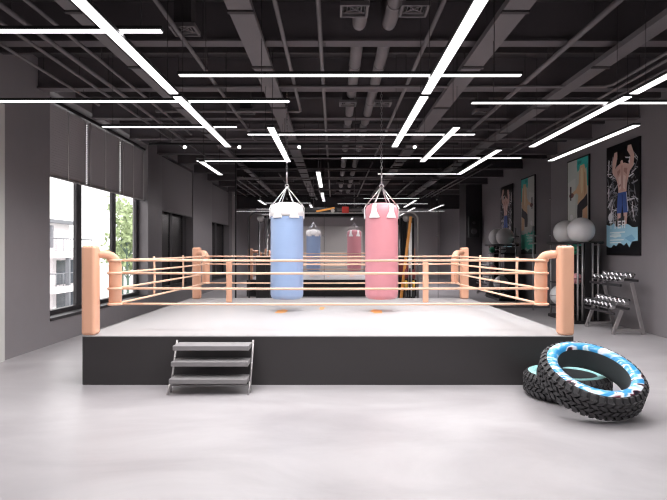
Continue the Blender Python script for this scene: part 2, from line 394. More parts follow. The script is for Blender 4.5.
sy(.985, 2.95, 5.87, 'near half of the long diagonal light strip right of centre')
sy(.985, .0, 2.89, 'light strip overhead right of centre, nearest the camera')
sy(3.2, 5.97, 8.89, 'far half of the long light strip running beside the poster wall')
sy(3.2, 2.95, 5.87, 'near half of the long light strip running beside the poster wall')
sy(3.2, .0, 2.89, 'light strip overhead on the right, nearest the camera')
sy(4.05, 7.34, 10.29, 'light strip closest to the wall, above the nearer poster')
sy(1.675, 7.47, 10.38, 'diagonal light strip right of the pink punching bag chain')
sy(-.855, 7.47, 10.38, 'short steep light strip just left of the blue punching bag chain')
sy(-2.5, 10.4, 12.2, 'short light strip near the far end of the blinds')
sy(2.76, 9.16, 12.11, 'diagonal light strip ending over the back right ring corner')
sy(-.33, 11.74, 14.6, 'farthest light strip, in front of the mirror between the bags')
sx(-3.45, -1.335, 4.3, 'nearest crosswise light strip, at the top left')
sx(-1.52, 1.845, 5.39, 'crosswise light strip spanning the top centre of the room')
sx(-4.6, -.5, 6.33, 'long crosswise light strip on the left, passing over the dark column')
sx(1.6, 4.9, 6.4, 'crosswise light strip on the right, over the long strips')
sx(-3.22, -1.34, 7.65, 'crosswise light strip on the left in front of the blinds')
sx(-1.28, 2.1, 8.15, 'crosswise light strip in the centre just before the spotlights')
sx(-2.64, -.83, 10.58, 'thin crosswise light strip behind the blue bag chain')
sx(.14, 3.5, 10.24, 'thin crosswise light strip behind the pink bag chain')
sx(.99, 2.85, 12.37, 'farthest crosswise light strip on the right')
sy(-2.95, 16.6, 20.6, 'unseen light strip added in the side alcove beyond the mirror, nearer one')  # both alcove strips are added out of view to brighten the alcove
sy(-2.95, 21.0, 25.0, 'unseen light strip added in the side alcove beyond the mirror, farther one')
# spotlight track
r = thing('light_track', 'thin black spotlight track crossing the middle of the ceiling', 'light track', (-.5, 10.15, 3.56))
MB().box(-3.4, 2.3, 10.13, 10.17, 3.54, 3.58).build('rail', M['black'], r)
for x in (-3.2, -.9, 2.0): MB().tube([(x, 10.15, 3.58), (x, 10.15, ZC)], .005, 6).build('wire', M['slab'], r)
for x, lab in ((-2.73, 'leftmost small spotlight on the ceiling track'), (-1.73, 'small spotlight at the far end of the long left light strip'), (-.63, 'small spotlight just right of the blue bag chain'), (1.49, 'small spotlight right of the pink bag chain')):
    r = thing('track_spotlight', lab, 'spotlight', (x, 10.15, 3.5), 'spotlights on the black track')
    MB().tube([(x, 10.15, 3.54), (x, 10.15, 3.50)], .012, 8).build('stem', M['black'], r)
    MB().tube([(x, 10.19, 3.52), (x, 10.10, 3.49)], .034, 14).build('body', M['steel'], r)
    MB().tube([(x, 10.10, 3.49), (x, 10.088, 3.486)], .027, 14).build('lens', M['spot'], r)

# ------------------------------------------------------------------ boxing ring
RX0, RX1, RY0, RY1, RZ = -2.995, 2.862, 6.52, 11.68, .581
ring = thing('boxing_ring', 'boxing ring with white mat, dark skirt and peach orange corner posts', 'boxing ring', ((RX0+RX1)/2, (RY0+RY1)/2, 0))
def prism(i, z0, z1, rad=.05):
    pts = []
    for cx, cy, a0 in ((RX1-i-rad, RY1-i-rad, 0), (RX0+i+rad, RY1-i-rad, PI/2), (RX0+i+rad, RY0+i+rad, PI), (RX1-i-rad, RY0+i+rad, 1.5*PI)):
        for k in range(9): pts.append((cx+rad*math.cos(a0+PI/2*k/8), cy+rad*math.sin(a0+PI/2*k/8)))
    m_ = MB(); n = len(pts); m_.add([(x, y, z0) for x, y in pts]+[(x, y, z1) for x, y in pts], [tuple(range(n))[::-1], tuple(range(n, 2*n))]+[(k, (k+1) % n, n+(k+1) % n, n+k) for k in range(n)])
    return m_
prism(0, 0, RZ-.012).build('platform', M['skirt'], ring)
prism(.006, RZ-.012, RZ).build('mat', M['canvas'], ring)
lg = MB()
def blob(cx, cy, rx, ry, n=14, jag=.25, z=RZ+.0025):
    lg.poly([(cx+rx*(1+random.uniform(-jag, jag))*math.cos(2*PI*k/n), cy+ry*(1+random.uniform(-jag, jag))*math.sin(2*PI*k/n), z) for k in range(n)])
lg.cur = 0; blob(-.86, 9.12, .1, .32); blob(.72, 9.12, .1, .32); blob(-.2, 9.6, .05, .25)
lg.cur = 1; blob(-.62, 9.28, .2, .035, z=RZ+.002); blob(1.05, 9.22, .18, .035, z=RZ+.002); blob(.28, 9.3, .3, .03, z=RZ+.002)
lg.build('mat_logo', [M['logo_o'], M['logo_g']], ring)
ropesZ = (1.4715, 1.313, 1.121, .929)
posts = [(-2.925, 6.63, 1, 1), (2.79, 6.63, -1, 1), (-2.87, 11.56, 1, -1), (2.745, 11.56, -1, -1)]
pads = []
for (x, y, sx_, sy_) in posts:
    p = MB().box(x-.081, x+.081, y-.092, y+.092, RZ-.0, 1.652).build('corner_post', M['orange'], ring, bevel=.035, bseg=5)
    ox, oy = (.208, .22) if sy_ > 0 else (.275, .36)
    px, py = x+sx_*ox, y+sy_*oy
    pts = []; rr = []
    d = Vector((sx_*ox, sy_*oy, 0)).normalized()
    pts.append(Vector((px, py, .915))); rr.append(.06); pts.append(Vector((px, py, .93))); rr.append(.076)
    pts.append(Vector((px, py, 1.38))); rr.append(.078)
    for k in range(1, 7):
        a = PI/2*k/6
        pts.append(Vector((px, py, 1.40)) - d*.13*(1-math.cos(a)) + Vector((0, 0, .145*math.sin(a)))); rr.append(.078-.03*k/6)
    pts.append(Vector((x, y, 1.548))+d*.06); rr.append(.046)
    MB().tube(pts, rr, 20).build('corner_pad', M['orange'], ring)
    for z in ropesZ:
        lp = [(px+.082*math.cos(2*PI*k/16), py+.082*math.sin(2*PI*k/16), z) for k in range(16)]
        MB().tube(lp, .016, 8, closed=True).build('rope_loop', M['rope'], ring)
    pads.append((px, py))
def ropeline(a, b):
    for z in ropesZ:
        n = 9; A = Vector((*a, z)); B = Vector((*b, z)); d = (B-A).normalized()*.08
        A = A+d; B = B-d
        MB().tube([A.lerp(B, k/n)-Vector((0, 0, .006*math.sin(PI*k/n))) for k in range(n+1)], .0148, 10).build('rope', M['rope'], ring)
ropeline(pads[0], pads[1]); ropeline(pads[2], pads[3]); ropeline(pads[0], pads[2]); ropeline(pads[1], pads[3])
for x, y in ((pads[0][0], 8.35), (pads[0][0], 9.95), (pads[1][0], 7.75), (pads[1][0], 9.7)):
    MB().tube([(x, y-.03, ropesZ[0]+.03), (x, y, ropesZ[1]), (x, y, ropesZ[2]), (x, y-.03, ropesZ[3]-.03)], .017, 8).build('rope_tie', M['rope'], ring)
for x in (-2.03, 1.79):
    MB().box(x-.055, x+.055, 10.66, 10.74, RZ, 1.375).build('spacer_post', M['orange'], ring, bevel=.02, bseg=3)

# steps
st = thing('ring_steps', 'three-tread grey folding steps leaning on the front of the ring platform', 'steps', (-1.4, 6.3, 0))
for (y0, y1, z) in ((6.2, 6.46, .52), (6.13, 6.38, .353), (6.05, 6.3, .178)):
    MB().box(-1.815, -.955, y0, y1, z-.056, z).build('tread', M['step'], st, bevel=.008)
for x in (-1.83, -.94):
    MB().tube([(x, 6.17, 0.0), (x, 6.25, .175), (x, 6.44, .545)], .013, 10).build('side_rail', M['steel'], st)
    MB().tube([(x, 6.06, .0), (x, 6.16, .13)], .011, 8).build('foot', M['steel'], st)
MB().tube([(-1.83, 6.2, .075), (-.94, 6.2, .075)], .01, 8).build('crossbar', M['steel'], st)

# ------------------------------------------------------------------ punching bags
def bag(x, y, mt, cm, label, tabs):
    z0, z1, R = .775, 2.36, .274
    r = thing('punching_bag', label, 'punching bag', (x, y, z0))
    prof = [(.001, z0), (R*.8, z0+.01), (R*.95, z0+.035), (R, z0+.085), (R, z0+.5), (R*.993, z0+.55), (R, z0+.6), (R, z0+1.05), (R*.993, z0+1.1), (R, z0+1.15), (R, z1-.13), (R*.985, z1-.07), (R*.9, z1-.02), (R*.6, z1+.02), (.001, z1+.03)]
    MB().lathe(prof, (x, y, 0), 'Z', 56).build('bag_body', mt, r)
    if cm: MB().lathe([(R+.002, z1-.2), (R+.006, z1-.2), (R+.005, z1-.12), (R*.99, z1-.06), (R*.91, z1-.012), (R*.6, z1+.03)], (x, y, 0), 'Z', 56, caps=False).build('top_glare', cm, r)  # white band paints the glare on top of the blue bag
    top = Vector((x, y, z1+.3))
    n = 6
    for k in range(n):
        a = 2*PI*k/n
        ca, sa = math.cos(a), math.sin(a)
        tb = MB(); ws = ((z1-.235, .17), (z1-.22, .18), (z1-.13, .09), (z1-.06, .07), (z1+.0, .065)); vs = []
        for q, (z, wd) in enumerate(ws):
            rad = (R+.012) if q < 4 else R*.93
            for s_ in range(6):
                t = a + (s_/5-.5)*wd/R
                vs.append((x+rad*math.cos(t), y+rad*math.sin(t), z))
        fs = [(i*6+j, i*6+j+1, (i+1)*6+j+1, (i+1)*6+j) for i in range(len(ws)-1) for j in range(5)]
        tb.smooth = True; tb.add(vs, fs); o = tb.build('strap_tab', M['white'], r)
        md = o.modifiers.new('thickness', 'SOLIDIFY'); md.thickness = .008; md.offset = 1
        p0 = Vector((x+R*.96*ca, y+R*.96*sa, z1-.02))
        MB().tube([p0, p0.lerp(top, .5), top], .009, 8).build('suspension_strap', M['chrome'], r)
        MB().tube([p0+Vector((.022*math.cos(t)*-sa, .022*math.cos(t)*ca, .022*math.sin(t))) for t in [2*PI*i/10 for i in range(10)]], .005, 6, closed=True).build('ring', M['chrome'], r)
    MB().tube([top+Vector((.03*math.cos(t), 0, .03*math.sin(t)+.01)) for t in [2*PI*i/12 for i in range(12)]], .008, 6, closed=True).build('swivel_ring', M['chrome'], r)
    ch = MB(); z = top.z+.06; k = 0
    ch.tube([(x, y, z-.02), (x, y, z+.18)], .014, 8); z += .19
    while z < ZC-.05:
        ax = Vector((1, 0, 0)) if k % 2 else Vector((0, 1, 0))
        ch.tube([Vector((x, y, z+.025))+ax*.015*math.cos(t)+Vector((0, 0, .033*math.sin(t))) for t in [2*PI*i/10 for i in range(10)]], .0055, 5, closed=True)
        z += .05; k += 1
    ch.build('chain', M['chain'], r)
    MB().box(x-.06, x+.06, y-.06, y+.06, ZC-.03, ZC).build('ceiling_anchor', M['black'], r)
bag(-.78, 9.22, M['blue'], M['white'], 'light blue punching bag with a glare-whitened top hanging over the ring', 6)
bag(.805, 9.22, M['pink'], None, 'pink punching bag with white strap tabs hanging over the ring', 6)

# ------------------------------------------------------------------ tyres
def tyre(label, loc, rot, Ro, Ri, W, top):
    r = thing('tyre', label, 'tyre', loc); r.rotation_euler = rot
    Lc = Vector(loc); hw = W/2
    def bld(mb, name, mt):
        o = mb.build(name, mt, None, loc=(0, 0, 0)); o.parent = r; return o
    t0 = MB().lathe([(Ri+.03, -hw), (Ro-.1, -hw-.002), (Ro-.05, -hw+.02), (Ro-.03, -hw+.05), (Ro-.022, 0), (Ro-.03, hw-.05), (Ro-.045, hw-.02), (Ro-.055, hw-.005)], (0,0,0), 'Z', 96, caps=False)
    bld(t0, 'carcass', M['rubber'])
    bld(MB().lathe([(Ro-.055, hw-.005), (Ro-.075, hw+.004), (Ri+.05, hw+.006), (Ri+.015, hw-.004), (Ri, hw-.03)], (0,0,0), 'Z', 96, caps=False), 'sidewall', top)
    bld(MB().lathe([(Ri, hw-.03), (Ri-.004, hw*.5), (Ri-.004, -hw*.5), (Ri+.005, -hw+.02), (Ri+.03, -hw)], (0,0,0), 'Z', 96, caps=False), 'inner_liner', M['tyre_in'])
    tr = MB(); N = 40
    for row, (za, zb, off) in enumerate(((-hw+.045, -hw*.36, 0), (-hw*.32, -.004, .5), (.004, hw*.32, 0), (hw*.36, hw-.045, .5))):
        for k in range(N):
            a = 2*PI*(k+off)/N; da = 2*PI/N*.33; sk = (.22 if row % 2 else -.22)*2*PI/N
            vs = []
            for rad in (Ro-.05, Ro):
                for z, s_ in ((za, -sk), (zb, sk)):
                    for d in (-da, da):
                        vs.append((rad*math.cos(a+d+s_), rad*math.sin(a+d+s_), z))
            tr.add(vs, [(0,1,3,2),(4,6,7,5),(0,4,5,1),(2,3,7,6),(0,2,6,4),(1,5,7,3)])
    for sgn in (-1, 1):   # shoulder lugs
        for k in range(N):
            a = 2*PI*(k+(0 if sgn < 0 else .5))/N; da = 2*PI/N*.3; vs = []
            for rad, z in ((Ro-.004, sgn*(hw-.05)), (Ro-.05, sgn*(hw-.045)), (Ro-.056, sgn*(hw-.008)), (Ro-.035, sgn*(hw-.008))):
                for d in (-da, da): vs.append((rad*math.cos(a+d), rad*math.sin(a+d), z))
            tr.add(vs, [(0,1,3,2),(2,3,5,4),(4,5,7,6),(6,7,1,0),(0,2,4,6),(1,7,5,3)])
    bld(tr, 'tread', M['rubber'])
    return r
tyre('black tyre lying flat on the floor under the leaning one, pale teal sidewall', (2.56, 6.04, .137), (0, 0, .3), .455, .31, .26, M['teal_side'])
tyre('black tyre with a blue and white printed sidewall leaning on another tyre', (2.54, 5.43, .333), (math.radians(24.5), math.radians(4.5), 0), .497, .335, .27, M['graphic'])

# ------------------------------------------------------------------ posters
cols = {}
def pc(c):
    if c not in cols: cols[c] = mat('print_%d_%d_%d' % c, tuple(255*(x/255)**.62 for x in c) if max(c) > 60 else c, .35)
    return cols[c]
def poster(y0, y1, z0, z1, label, layers):
    """y0 = nearer side (image right), u=0 is the far (image left) edge, v=0 the top"""
    r = thing('poster', label, 'poster', (XR, (y0+y1)/2, z0), 'tall fitness posters on the right wall')
    MB().box(XR-.035, XR-.001, y0-.04, y1+.04, z0-.04, z1+.04).build('frame', M['black'], r, bevel=.004)
    pr = MB(); ms = []; n = 0
    for col, pts in layers:
        if pc(col) not in ms: ms.append(pc(col))
        pr.cur = ms.index(pc(col)); x = XR-.0365-n*.00012; n += 1
        pr.poly([(x, y1-(y1-y0)*u, z1-(z1-z0)*v) for u, v in pts])
    pr.build('print', ms, r)
def ell(cx, cy, rx, ry, n=14, a0=0): return [(cx+rx*math.cos(2*PI*k/n)*math.cos(a0)-ry*math.sin(2*PI*k/n)*math.sin(a0), cy+rx*math.cos(2*PI*k/n)*math.sin(a0)+ry*math.sin(2*PI*k/n)*math.cos(a0)) for k in range(n)]
def splash(v0, v1, seed):
    rnd = random.Random(seed); top = []; bot = []
    for k in range(13):
        u = k/12; top.append((min(1, max(0, u)), v0+rnd.uniform(-.015, .02)+.04*u)); bot.append((u, v1+rnd.uniform(-.035, .03)-.03*abs(u-.45)))
    return top+bot[::-1]
L = [((14, 14, 18), [(0, 0), (1, 0), (1, 1), (0, 1)])]
rnd = random.Random(3)
for k in range(170):
    u, v = rnd.uniform(.03, .95), rnd.uniform(.12, .68); a = rnd.uniform(0, PI); ln = rnd.uniform(.04, .16); w_ = rnd.uniform(.006, .014)
    if abs(u-.5) < .17 and v < .66: continue
    c = rnd.choice([(170, 170, 178), (110, 112, 120), (225, 225, 230), (70, 72, 80)])
    du, dv = math.cos(a)*ln, math.sin(a)*ln*.5
    cl = lambda p: (min(.99, max(.01, p[0])), p[1])
    L.append((c, [cl((u-du, v-dv)), cl((u+du, v+dv)), cl((u+du+w_*2, v+dv+w_)), cl((u-du+w_*2, v-dv+w_))]))
sk, sk2, sk3 = (214, 160, 142), (176, 112, 98), (236, 196, 182)
L += [(sk, [(.27, .06), (.36, .055), (.37, .10), (.33, .17), (.30, .2), (.34, .24), (.42, .2), (.44, .26), (.3, .29), (.2, .24), (.2, .15)]),
      (sk, [(.80, .03), (.70, .03), (.68, .07), (.78, .13), (.76, .19), (.66, .2), (.58, .2), (.56, .26), (.72, .28), (.87, .22), (.9, .13)]),
      (sk, [(.32, .2), (.44, .175), (.6, .175), (.74, .2), (.76, .27), (.68, .36), (.66, .44), (.40, .44), (.38, .36), (.3, .28)]),
      (sk2, [(.505, .19), (.53, .19), (.53, .43), (.51, .43)]), (sk2, [(.36, .24), (.46, .22), (.47, .25), (.38, .29)]), (sk2, [(.69, .23), (.58, .22), (.57, .25), (.67, .29)]),
      (sk3, [(.4, .3), (.48, .28), (.49, .4), (.43, .42)]), (sk3, [(.64, .3), (.56, .28), (.55, .4), (.61, .42)]),
      (sk2, [(.42, .37), (.48, .36), (.48, .38), (.43, .39)]), ((30, 22, 20), ell(.51, .125, .075, .055)), (sk, ell(.51, .17, .045, .025)),
      ((30, 60, 150), [(.385, .44), (.665, .44), (.71, .60), (.71, .63), (.55, .63), (.53, .53), (.50, .63), (.35, .63), (.36, .58)]),
      ((235, 238, 245), [(.655, .45), (.672, .45), (.715, .62), (.695, .62)]), ((18, 34, 96), [(.51, .46), (.54, .46), (.55, .55), (.52, .55)]),
      (sk, [(.37, .63), (.48, .63), (.47, .74), (.44, .8), (.39, .8), (.38, .72)]), (sk, [(.57, .63), (.69, .63), (.67, .72), (.66, .8), (.61, .8), (.58, .73)]),
      ((40, 44, 52), [(.4, .68), (.6, .66), (.56, .8), (.42, .8)]), ((220, 222, 228), ell(.14, .66, .08, .04)),
      ((126, 194, 226), splash(.72, .93, 5)), ((90, 160, 205), [(.6, .86), (.82, .83), (.93, .87), (.8, .9)]), ((190, 225, 240), [(.1, .83), (.4, .8), (.5, .83), (.3, .86)])]
def blocks(seg, u0, v0, cw, chh, gu, col):
    out = []
    for k, letter in enumerate(seg):
        for (a, b, c, d) in letter: out.append((col, [(u0+k*gu+a*cw, v0+b*chh), (u0+k*gu+c*cw, v0+b*chh), (u0+k*gu+c*cw, v0+d*chh), (u0+k*gu+a*cw, v0+d*chh)]))
    return out
T_ = [(0, 0, 1, .2), (.4, .2, .6, 1)]; H_ = [(0, 0, .25, 1), (.75, 0, 1, 1), (.25, .4, .75, .6)]; E_ = [(0, 0, .25, 1), (.25, 0, 1, .2), (.25, .4, .9, .6), (.25, .8, 1, 1)]
I_ = [(.35, 0, .65, 1)]; F_ = [(0, 0, .25, 1), (.25, 0, 1, .2), (.25, .4, .9, .6)]
R_ = [(0, 0, .25, 1), (.25, 0, 1, .2), (.75, .2, 1, .5), (.25, .45, 1, .6), (.7, .6, .95, 1)]
L += blocks([T_, I_, E_, R_], .1, .70, .11, .07, .14, (244, 247, 250))
for k, (u1, v) in enumerate(((.62, .80), (.5, .835), (.58, .87), (.5, .895))): L.append(((226, 240, 246), [(.12, v), (u1, v), (u1, v+.011), (.12, v+.011)]))
poster(10.84, 12.08, 1.53, 3.80, 'tall poster of a shirtless man in blue shorts, nearest on the right wall', L)
L2 = [((186, 194, 184), [(0, 0), (1, 0), (1, 1), (0, 1)]), ((206, 212, 202), [(0, .3), (.4, .25), (.4, .8), (0, .9)]),
      ((30, 176, 164), [(.48, 0), (1, 0), (1, .12), (.86, .17), (.62, .14), (.5, .18), (.46, .1)]), ((12, 120, 112), [(.5, .03), (.7, .03), (.68, .07), (.52, .08)]), ((20, 160, 150), [(.93, .1), (1, .1), (1, .4), (.95, .4)]),
      ((222, 170, 112), [(.62, .1), (.82, .09), (.9, .2), (.94, .34), (.96, .5), (.9, .64), (.55, .7), (.5, .62), (.54, .5), (.44, .47), (.24, .50), (.2, .46), (.42, .42), (.56, .34), (.58, .2)]),
      ((240, 205, 150), [(.66, .14), (.74, .13), (.78, .3), (.76, .45), (.68, .5), (.64, .35)]), ((196, 136, 84), [(.82, .2), (.87, .22), (.9, .45), (.84, .55), (.8, .4)]),
      ((90, 40, 34), ell(.2, .49, .12, .035)), ((40, 30, 32), [(.12, .36), (.2, .36), (.19, .56), (.13, .56)]),
      ((28, 26, 34), [(.5, .64), (.62, .6), (.8, .56), (.96, .5), (.98, .66), (.86, .72), (.74, .74), (.72, .86), (.5, .86), (.48, .74)]),
      ((222, 160, 108), [(.74, .72), (.96, .67), (.98, .92), (.76, .92)]), ((235, 236, 236), ell(.2, .8, .08, .04)),
      ((40, 190, 150), splash(.86, .985, 9)), ((110, 220, 190), [(.1, .9), (.4, .88), (.55, .9), (.3, .94)])]
L2 = [(c, [(u, v*.76 if v < .995 and max(q[1] for q in p) < .95 and c != (186, 194, 184) else v) for u, v in p]) for c, p in L2[:-2]]
L2 += [((40, 190, 150), splash(.72, .965, 9)), ((110, 220, 190), [(.1, .8), (.4, .77), (.6, .8), (.3, .86)]), ((14, 60, 58), [(0, .965), (.3, .95), (.5, .985), (.8, .95), (1, .965), (1, 1), (0, 1)])]
L2 += [((230, 245, 240), [(.12, v), (u, v), (u, v+.011), (.12, v+.011)]) for v, u in ((.76, .6), (.8, .5), (.84, .55), (.88, .45))]
poster(12.99, 14.12, 1.52, 3.83, 'tall poster of an athlete in black shorts with teal paint, above the grey balls', L2)

# speaker on the pilaster (seen in the mirror)
r = thing('wall_speaker', 'black loudspeaker mounted on the dark pilaster, seen in the mirror', 'speaker', (5.62, 8.36, 2.35))
MB().box(5.45, 5.85, 8.26, 8.5, 2.1, 2.95).build('cabinet', M['black_matte'], r, bevel=.015)
MB().box(5.55, 5.75, 8.2, 8.26, 2.4, 2.6).build('wall_bracket', M['black'], r)
MB().lathe([(.12, 0), (.12, .01), (.03, .004)], (5.65, 8.5, 2.35), 'Y', 24).lathe([(.06, 0), (.06, .01), (.02, .004)], (5.65, 8.5, 2.7), 'Y', 20).build('driver', M['frame'], r)

# ------------------------------------------------------------------ ball rack by the right wall
rk = thing('ball_rack', 'tall black and chrome storage rack against the right wall behind the ring post', 'rack', (5.5, 12.6, 0))
MB().box(5.2, 5.8, 11.85, 13.35, 0, .07).build('base', M['black'], rk, bevel=.01)
MB().tube([(5.2, 11.85, 1.76), (5.8, 11.85, 1.76), (5.8, 13.35, 1.76), (5.2, 13.35, 1.76)], .03, 8, closed=True).bar((5.2, 12.35, 1.75), (5.8, 12.35, 1.75), .03, .02).bar((5.2, 12.85, 1.75), (5.8, 12.85, 1.75), .03, .02).build('top_tray', M['black'], rk)
for x in (5.3, 5.4, 5.62, 5.74):
    MB().tube([(x, 11.93, .07), (x, 11.93, 1.75)], .022, 10).build('upright', M['steel'], rk)
for x in (5.25, 5.75):
    MB().tube([(x, 13.28, .07), (x, 13.28, 1.75)], .022, 10).build('upright', M['steel'], rk)
MB().box(5.44, 5.58, 11.9, 12.0, .07, 1.74).build('back_panel', M['black'], rk)
MB().box(5.76, 5.79, 12.05, 13.25, .07, 1.7).build('back_panel', M['black_matte'], rk)
for z in (.3, .85, 1.5):
    MB().box(5.22, 5.76, 12.02, 13.26, z-.025, z).build('shelf', M['black'], rk, bevel=.005)
for (x, y, z, rd, mt, lab) in ((5.49, 12.2, 2.03, .29, 'ball', 'right and nearer large grey exercise ball on top of the tall rack'), (5.49, 13.0, 2.02, .28, 'ball', 'left and farther large grey exercise ball on top of the tall rack')):
    r = thing('exercise_ball', lab, 'exercise ball', (x, y, z), 'grey exercise balls on the rack')
    b_ = MB()
    prof = [(max(1e-5, rd*(1+.004*(i % 3 == 1))*math.sin(PI*i/36)), -rd*math.cos(PI*i/36)) for i in range(37)]
    b_.lathe(prof, (x, y, z), 'Z', 48).build('shell', M[mt], r)
    MB().lathe([(.014, -rd-.004), (.014, -rd+.01)], (x, y, z), 'X', 12).build('valve', M['white'], r)
def small(name, lab, cat, x, y, z, rd, mt, band, group):
    r = thing(name, lab, cat, (x, y, z), group)
    MB().sphere((x, y, z), rd, 28, 16).build('shell', M[mt], r)
    MB().lathe([(rd*.99, -.012), (rd+.004, -.01), (rd+.004, .01), (rd*.99, .012)], (x, y, z), 'Z', 28).build('band', M[band], r)
G = 'balls on the shelves of the tall rack'
small('exercise_ball', 'light grey ball low on the rack, peeking out left of the ring post', 'exercise ball', 5.36, 13.0, .535, .235, 'ball', 'steel', G)
small('medicine_ball', 'dark green medicine ball on the upper shelf of the tall rack', 'medicine ball', 5.32, 12.15, 1.60, .1, 'green', 'black', G)
small('medicine_ball', 'mauve medicine ball on the lower shelf of the tall rack', 'medicine ball', 5.36, 12.12, .97, .12, 'mauve', 'black', G)
small('medicine_ball', 'black medicine ball behind the green one on the upper shelf', 'medicine ball', 5.42, 12.52, 1.61, .11, 'black', 'steel', G)
small('medicine_ball', 'grey medicine ball at the far end of the upper shelf', 'medicine ball', 5.42, 12.95, 1.61, .11, 'ball', 'black', G)
# barbell standing in the corner
r = thing('barbell', 'chrome barbell standing upright between the rack and the mirror', 'barbell', (5.3, 14.6, 0))
MB().tube([(5.3, 14.6, .0), (5.3, 14.6, 2.25)], .016, 10).build('bar', M['chrome'], r)
for z in (1.78, 1.98):
    MB().lathe([(.02, -.02), (.1, -.02), (.1, .02), (.02, .02)], (5.3, 14.6, z), 'Z', 20).build('plate', M['steel'], r)

# ------------------------------------------------------------------ dumbbell rack
dr = thing('dumbbell_rack', 'grey metal two-tier dumbbell rack with A-shaped legs on the right wall', 'dumbbell rack', (5.6, 10.95, 0))
for y in (10.4, 11.5):
    MB().bar((5.28, y, 0), (5.45, y, .46), .07, .035, (0,1,0)).build('leg', M['steel'], dr, bevel=.006)
    MB().bar((5.86, y, 0), (5.64, y, .98), .07, .035, (0,1,0)).build('leg', M['steel'], dr, bevel=.006)
    MB().bar((5.31, y, .075), (5.84, y, .075), .035, .06, (0,0,1)).build('foot_brace', M['steel'], dr, bevel=.004)
def shelf_mb(x0, z0, x1, z1):
    return MB().bar((x0, 10.34, z0), (x0, 11.56, z0), .035, .045).bar((x1, 10.34, z1), (x1, 11.56, z1), .035, .045)
shelf_mb(5.28, .40, 5.55, .49).build('lower_shelf', M['frame'], dr)
shelf_mb(5.40, .93, 5.72, 1.02).build('upper_shelf', M['frame'], dr)
def dumbbell(x, y, z, tilt, s, lab, grp, first=None):
    r = thing('dumbbell', lab, 'dumbbell', (0, 0, 0), grp); L_ = .15*s
    MB().tube([(-L_, 0, 0), (L_, 0, 0)], .016*s, 10).build('handle', M['chrome'], r)
    for q in (-1, 1):
        hd = MB()
        prof = [(.02*s, 0), (.055*s, 0), (.066*s, .015*s), (.066*s, .07*s), (.055*s, .085*s), (.001, .085*s)]
        hd.lathe([(a, q*(L_*.45+b)) for a, b in prof], (0, 0, 0), 'X', 6); hd.sm = [False]*len(hd.sm)
        hd.build('head', M['chrome'], r)
        MB().tube([(q*(L_*.45+.085*s), 0, 0), (q*(L_*.45+.125*s), 0, 0)], .02*s, 10).build('end_cap', M['frame'], r)
    r.rotation_euler = (0, -tilt, random.uniform(-.08, .08)); r.location = (x, y, z)
    return r
ords = ['nearest', 'second nearest', 'third', 'fourth', 'fifth', 'sixth', 'farthest']
tl = math.atan2(.09, .3)
for k in range(7):
    dumbbell(5.415, 10.46+k*.165, .58, tl, 1.18, '%s chrome dumbbell in the lower row of the rack' % ords[k], 'chrome dumbbells on the two-tier rack')
for k in range(7):
    dumbbell(5.56, 10.46+k*.165, 1.08, tl, .95, '%s chrome dumbbell in the upper row of the rack' % ords[k], 'chrome dumbbells on the two-tier rack')

# ------------------------------------------------------------------ cable crossover machine in front of the mirror
cm = thing('cable_machine', 'tall cable crossover machine with black beam standing in front of the mirror', 'gym machine', (0, 14.3, 0))
Y = 14.35
for s_ in (-1, 1):
    xo, xi = s_*2.2, s_*1.55
    pts = [(xo, Y, 0), (xo, Y, 2.38)]
    for k in range(1, 7):
        a = PI/2*k/6; pts.append((xo-s_*.2*(1-math.cos(a)), Y, 2.38+.2*math.sin(a)))
    pts.append((xi-s_*.1, Y, 2.58))
    MB().tube(pts, .024, 12).build('tower_frame', M['steel'] if s_ > 0 else M['frame'], cm)
    MB().tube([(xi, Y, 0), (xi, Y, 2.58)], .045, 12).build('tower_post', M['steel'] if s_ > 0 else M['frame'], cm)
    MB().box(min(xo, xi)-.05, max(xo, xi)+.05, Y-.35, Y+.35, 0, .06).build('foot_plate', M['black'], cm, bevel=.01)
    for q in (.18, .38):
        MB().tube([(xi+s_*q, Y, .06), (xi+s_*q, Y, 2.5)], .014, 8).build('guide_rod', M['chrome'], cm)
    if s_ > 0:
        MB().box(1.66, 2.12, Y+.12, Y+.16, .1, 2.45).build('rear_guard', M['black_matte'], cm)
        MB().tube([(1.98, Y-.16, .4), (1.98, Y-.16, 2.3)], .045, 14).build('piston_tube', M['white'], cm)
        MB().tube([(1.635, Y-.16, .1), (1.635, Y-.16, 2.25)], .038, 14).build('piston_tube', M['white'], cm)
    MB().box(min(xi+s_*.1, xi+s_*.46), max(xi+s_*.1, xi+s_*.46), Y-.09, Y+.09, .1, 1.45).build('weight_stack', M['black'], cm, bevel=.01)
    if s_ > 0: MB().box(min(xi+s_*.08, xi+s_*.48), max(xi+s_*.08, xi+s_*.48), Y-.13, Y-.1, .9, 1.35).build('weight_shroud', M['darkred'], cm, bevel=.02)
    MB().lathe([(.02, -.02), (.09, -.02), (.075, 0), (.09, .02), (.02, .02)], (xi+s_*.34, Y-.06, 2.42), 'Y', 20).build('pulley', M['steel'], cm)
    MB().tube([(xi+s_*.25, Y-.09, 2.4), (xi+s_*.2, Y-.12, 1.0), (xi+s_*.24, Y-.1, .6)], .007, 6).build('cable', M['black'], cm)
MB().box(-1.5, 1.5, Y-.06, Y+.06, 2.58, 2.7).build('crossbeam', M['black'], cm, bevel=.01)
MB().tube([(-1.5, Y, 2.56), (1.5, Y, 2.56)], .014, 8).build('lower_rail', M['steel'], cm)
MB().bar((-.45, Y-.1, 2.60), (.03, Y-.1, 2.69), .03, .045).build('pull_up_handle', M['amber'], cm)
for z in (2.62, 2.66): MB().bar((.1, Y-.09, z), (1.3, Y-.09, z-.005), .02, .018).build('side_bar', M['tray'], cm)
MB().box(.22, .4, Y-.13, Y-.06, 2.56, 2.72).build('centre_block', M['red'], cm, bevel=.01)
